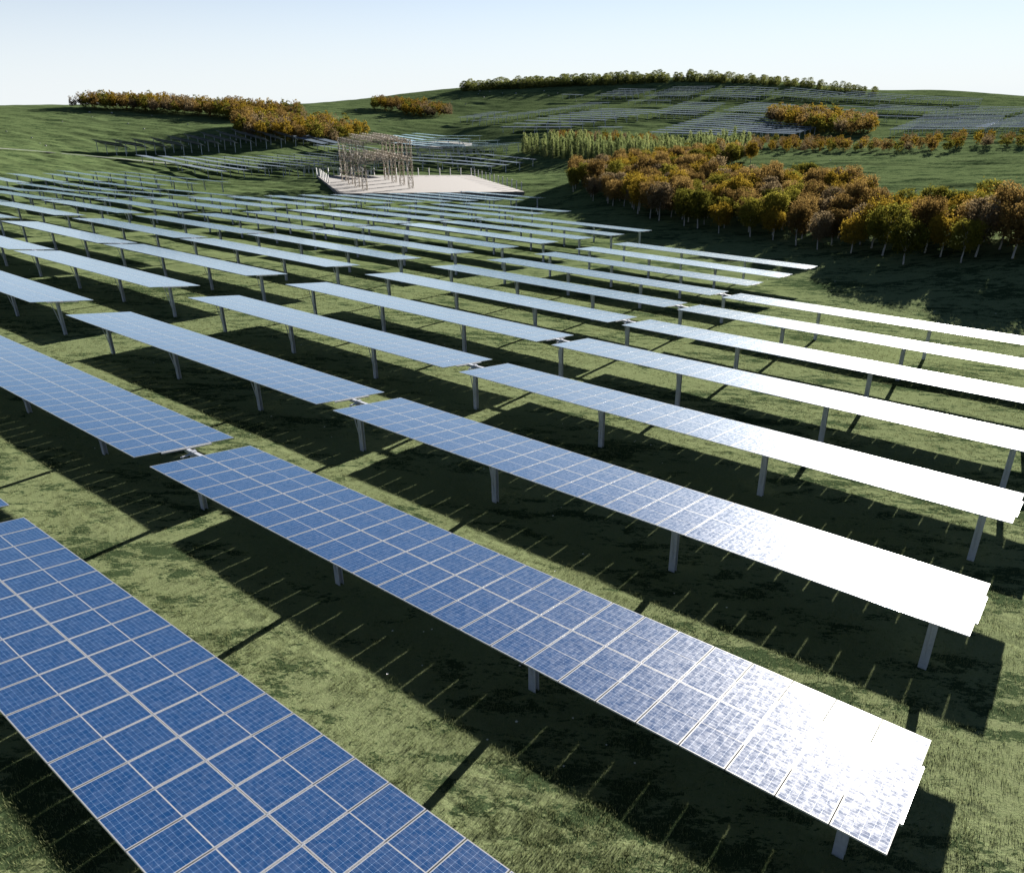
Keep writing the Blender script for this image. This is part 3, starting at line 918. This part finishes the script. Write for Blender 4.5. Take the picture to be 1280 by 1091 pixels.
for i, (x, y) in enumerate(sorted(scatter(GROVES['conifers'], 3.3, 77), key=lambda q: math.hypot(*q))):
    t_ = empty('lime_conifer', (x, y, g1(x, y)), (0, 0, rt.uniform(0, 6.28)))
    sc = rt.uniform(.5, .74)
    t_.scale = (sc * .95, sc * .95, sc * rt.uniform(.95, 1.1))
    tag(t_, 'slim lime green conifer, %s nearest of the pale stand below the hill' % (ORD[i] if i else 'very') if i < 40 else 'slim lime green conifer packed behind others in the stand below the hill', 'tree', 'lime green conifers below the hill')
    cm, tm = LIMES[i % 3]
    mob('crown', cm, t_)
    mob('trunk', tm, t_)
rid_all = scatter(GROVES['ridge'], 4.2, 78)
rid = sorted(rid_all[:300], key=lambda q: math.atan2(q[0], q[1]))
for i, (x, y) in enumerate(rid[:300]):
    o = mob('ridge_tree', FIRS[rt.randrange(4)], None, (x, y, g1(x, y) - .3), (0, 0, rt.uniform(0, 6.28)))
    sc = rt.uniform(.42, .64) * (1.08 - .32 * sstep(80, 290, x))
    o.scale = (sc * 1.7, sc * 1.7, sc)
    tag(o, 'narrow dark green tree on the skyline ridge, %s from its left end' % (ORD[i] if i else 'first') if i < 90 else 'narrow dark green tree packed into the right two thirds of the skyline ridge', 'tree', 'ridge line trees')

# ------------------------------------------------------------------ gravel pad, fence, lattice gantry
BR, BRi = np.array([-13., 287.]), np.array([5., 235.])
e1 = (BRi - BR) / np.linalg.norm(BRi - BR)
e2 = np.array([e1[1], -e1[0]])
PADC = [BRi, BR, BR + 54 * e2, BRi + 54 * e2]
PZ = [-28.0, -28.0, -25.6, -25.6]


def padz(x, y):
    s = ((np.array([x, y]) - BR) @ e2) / 54
    return -28.0 + 2.4 * s + ZOFF


b = MB()
n1_, n2_ = 11, 11
Q = [[np.array(BRi) + (BR - BRi) * i / n1_ + e2 * 54 * j / n2_ for j in range(n2_ + 1)] for i in range(n1_ + 1)]
for i in range(n1_):
    for j in range(n2_):
        q4 = [Q[i][j], Q[i + 1][j], Q[i + 1][j + 1], Q[i][j + 1]]
        b.face([(q[0], q[1], padz(*q) + .9) for q in q4][::-1])
rim = [Q[i][0] for i in range(n1_ + 1)] + [Q[n1_][j] for j in range(1, n2_ + 1)] + [Q[i][n2_] for i in range(n1_ - 1, -1, -1)] + [Q[0][j] for j in range(n2_ - 1, 0, -1)]
for i in range(len(rim)):
    a_, c_ = rim[i], rim[(i + 1) % len(rim)]
    b.face([(a_[0], a_[1], padz(*a_) + .9), (c_[0], c_[1], padz(*c_) + .9), (c_[0], c_[1], padz(*c_) - 1.5), (a_[0], a_[1], padz(*a_) - 1.5)])
pad = mob('gravel_pad', b.mesh('gravel_pad', [M_PAD]))
tag(pad, 'pale level gravel pad in the valley', 'pad', kind='structure')

fr = empty('pad_fence', (BR[0], BR[1], padz(*BR) + .9))
tag(fr, 'open line of slim white fence posts round the pale gravel pad', 'fence')
pb = MB()
pb.box(-.16, .16, -.16, .16, -.6, 2.35)
pb.hexa([(-.16, -.16, 2.353), (.16, -.16, 2.353), (.16, .16, 2.353), (-.16, .16, 2.353), (-.02, -.02, 2.47), (.02, -.02, 2.47), (.02, .02, 2.47), (-.02, .02, 2.47)])
ME_FP = pb.mesh('fence_post', [M_POST])


def fpost(p):
    o = mob('fence_post', ME_FP, fr)
    o.location = (p[0] - BR[0], p[1] - BR[1], padz(*p) - padz(*BR))


for i in range(15): fpost(BR + e2 * (54 * i / 14) + e2 * 0)
for i in range(1, 13): fpost(BR + (BRi - BR) * (i / 12.6))
for i in range(1, 7): fpost(BR + e2 * 53.4 + (BRi - BR) * (i / 12.6))

gd = np.array([-11.7, 26.9]); gd /= np.linalg.norm(gd)
RC = [np.array([-28.6, 235.6]) + gd * 8.9 * i for i in range(4)]
LC = [np.array([-40.6, 226.4]) + gd * 8.9 * i for i in range(4)]
gan = empty('lattice_gantry', (-40, 243, padz(-40, 243) + .9))
tag(gan, 'tall open beige lattice gantry of two tiers standing on the gravel pad', 'gantry')
GO = Vector(gan.location)


def lattice(p, q, side, r, bays):
    """square lattice member from p to q"""
    b = MB()
    p, q = Vector(p), Vector(q)
    d = (q - p)
    L = d.length
    d.normalize()
    hx = d.cross(Vector((0, 0, 1)))
    if hx.length < .1: hx = Vector((float(gd[0]), float(gd[1]), 0)).cross(d)
    hx.normalize()
    hy = d.cross(hx).normalized()
    cs = [(-1, -1), (1, -1), (1, 1), (-1, 1)]
    P = lambda c, f: p + d * (L * f) + hx * (c[0] * side / 2) + hy * (c[1] * side / 2)
    for c in cs: b.bar(P(c, 0), P(c, 1), r, 0, 4)
    for i in range(bays):
        f0, f1 = i / bays, (i + 1) / bays
        for j in range(4):
            c0, c1 = cs[j], cs[(j + 1) % 4]
            if (i + j) % 2: c0, c1 = c1, c0
            b.bar(P(c0, f0), P(c1, f1), r * .7, 0, 4)
            if i: b.bar(P(c0, f0), P(c1, f0), r * .7, 0, 4)
    return b


GH = 12.9
cap_z = max(padz(*c) for c in RC + LC) + .9 + GH


def gpt(c, z): return (c[0] - GO.x, c[1] - GO.y, z - GO.z)


for c in RC + LC:
    z0 = padz(*c) + .85
    mob('lattice_column', lattice(gpt(c, z0), gpt(c, cap_z), 1.3, .085, 9).mesh('lattice_column', [M_LATTICE]), gan)
for lev in (cap_z - .55, cap_z - 5.4):
    for i in range(4):
        mob('cross_beam', lattice(gpt(LC[i], lev), gpt(RC[i], lev), .95, .065, 10).mesh('cross_beam', [M_LATTICE]), gan)
    for f in (0, .25, .5, .75, 1):
        A_, B_ = LC[0] * (1 - f) + RC[0] * f, LC[3] * (1 - f) + RC[3] * f
        A_, B_ = A_ - gd * 1.2, B_ + gd * 1.2
        mob('long_beam', lattice(gpt(A_, lev + (.02 if f in (0, 1) else .99)), gpt(B_, lev + (.02 if f in (0, 1) else .99)), .9, .060, 18).mesh('long_beam', [M_LATTICE]), gan)

# ------------------------------------------------------------------ track, rocks, flowers
pp = [np.array(q) for q in PATH]
fine_p = []
for a_, c_ in zip(pp, pp[1:]):
    for i in range(14): fine_p.append(a_ + (c_ - a_) * i / 14)
fine_p.append(pp[-1])
b = MB()
row_ = []
for i, q in enumerate(fine_p):
    d_ = fine_p[min(i + 1, len(fine_p) - 1)] - fine_p[max(i - 1, 0)]
    d_ = d_ / np.linalg.norm(d_)
    n_ = np.array([-d_[1], d_[0]]) * 1.7
    row_.append([(q + n_ * s)[0:2] for s in (-1, 0, 1)])
for i in range(len(row_) - 1):
    for s in range(2):
        q4 = [row_[i][s], row_[i + 1][s], row_[i + 1][s + 1], row_[i][s + 1]]
        b.face([(q[0], q[1], g1(*q) + .50) for q in q4][::-1])
tag(mob('gravel_track', b.mesh('gravel_track', [M_PATH])), 'thin grey gravel track crossing below the left hill', 'track', kind='structure')


b = MB()
for i in range(0, len(APRON), 4):
    b.face([(p[0], p[1], g1(*p) + .45) for p in APRON[i:i + 4]])
tag(mob('gravel_apron', b.mesh('gravel_apron', [M_PAD])), 'small pale gravel clearing at the back of the valley', 'clearing', kind='structure')


def rock_mesh(seed):
    import bmesh
    bm = bmesh.new()
    bmesh.ops.create_icosphere(bm, subdivisions=2, radius=1)
    R = random.Random(seed)
    k = [(Vector((R.uniform(-1, 1), R.uniform(-1, 1), R.uniform(-1, 1))).normalized(), R.uniform(.55, .9)) for _ in range(9)]
    for v in bm.verts:
        for n_, d_ in k:
            e = v.co.dot(n_) - d_
            if e > 0: v.co -= n_ * e * .85
        v.co.z *= .75
    me = bpy.data.meshes.new('pale_rock')
    bm.to_mesh(me)
    bm.free()
    me.materials.append(M_ROCK)
    return me


RM = [rock_mesh(s) for s in range(4)]
for i, (x, y) in enumerate(sorted(ROCKS, key=lambda q: math.atan2(*q))):
    s = rt.uniform(.35, .65) * max(.45, math.hypot(x, y) / 600)
    o = mob('pale_rock', RM[i % 4], None, (x, y, g1(x, y) + .25 * s + .1), (0, 0, rt.uniform(0, 6.28)))
    o.scale = (s * 1.2, s, s)
    side = 'open left hill' if x < -60 and y < 640 else 'slope under the ridge trees'
    if y < 400 and x > 0: side = 'striped meadow behind the right grove'
    tag(o, '%s pale rock from the left, lying on the %s' % (ORD[i] if i else 'first', side), 'rock', 'scattered pale rocks')

# ---- grass blades over the near field
R = np.random.RandomState(21)
nc = 135000
rad_ = 11 + 84 * R.rand(nc) ** 1.6
th = np.radians(R.uniform(-47, 47, nc))
gx_, gy_ = rad_ * np.sin(th), rad_ * np.cos(th)
dens = perlin(gx_ / 6, gy_ / 6, 61) + .6 * perlin(gx_ / 1.7, gy_ / 1.7, 62)
ok = R.rand(nc) < .35 + .5 * sstep(-.3, .4, dens)
gx_, gy_ = gx_[ok], gy_[ok]
per = 7
bx = np.repeat(gx_, per) + R.randn(len(gx_) * per) * .07
by = np.repeat(gy_, per) + R.randn(len(gx_) * per) * .07
bz = np.repeat(gz(gx_, gy_) + relief(gx_, gy_, np.maximum(np.hypot(gx_, gy_) * .0024, .012)), per)
nb_ = len(bx)
hh = R.uniform(.03, .11, nb_) * np.repeat(.7 + .6 * R.rand(len(gx_)), per)
aa = R.uniform(0, 6.283, nb_)
ww = R.uniform(.006, .011, nb_) * np.maximum(1, np.hypot(bx, by) / 28)
ln = R.uniform(.1, .7, nb_) * hh
ux, uy = np.cos(aa), np.sin(aa)
la = aa + 1.57 + R.uniform(-.6, .6, nb_)
v0 = np.stack([bx - ux * ww, by - uy * ww, bz - .03], 1)
v1 = np.stack([bx + ux * ww, by + uy * ww, bz - .03], 1)
v2 = np.stack([bx + np.cos(la) * ln, by + np.sin(la) * ln, bz + hh], 1)
gm = np_mesh('grass', np.stack([v0, v1, v2], 1).reshape(-1, 3), np.arange(nb_ * 3).reshape(-1, 3), [LEAF['blade']])
tag(mob('grass', gm), 'short meadow grass between and under the near solar tables', 'grass', None, 'stuff')

R = np.random.RandomState(9)
n = 200
rad_ = np.exp(R.uniform(np.log(14), np.log(120), n))
th = np.radians(R.uniform(-34, 34, n))
fx_, fy_ = rad_ * np.sin(th), rad_ * np.cos(th)
keepm = perlin(fx_ / 15, fy_ / 15, 44) > -.1
fx_, fy_ = fx_[keepm], fy_[keepm]
fz_ = gz(fx_, fy_) + relief(fx_, fy_, np.maximum(np.hypot(fx_, fy_) * .0024, .012))
b = MB()
for x, y, z in zip(fx_, fy_, fz_):
    s = R.uniform(.018, .034) * max(1, math.hypot(x, y) / 55)
    for q in range(5):
        a_ = q * 1.2566
        b.face([(x, y, z + .10), (x + s * math.cos(a_ - .5), y + s * math.sin(a_ - .5), z + .125), (x + 1.5 * s * math.cos(a_), y + 1.5 * s * math.sin(a_), z + .13), (x + s * math.cos(a_ + .5), y + s * math.sin(a_ + .5), z + .125)])
tag(mob('white_wildflowers', b.mesh('white_wildflowers', [M_PETAL])), 'tiny white wildflowers dotted through the near grass', 'flowers', None, 'stuff')
print('BUILT tables', n_tables, 'far', len(far), 'trees', len(trees), 'ridge', len(rid), 'objects', len(bpy.data.objects))
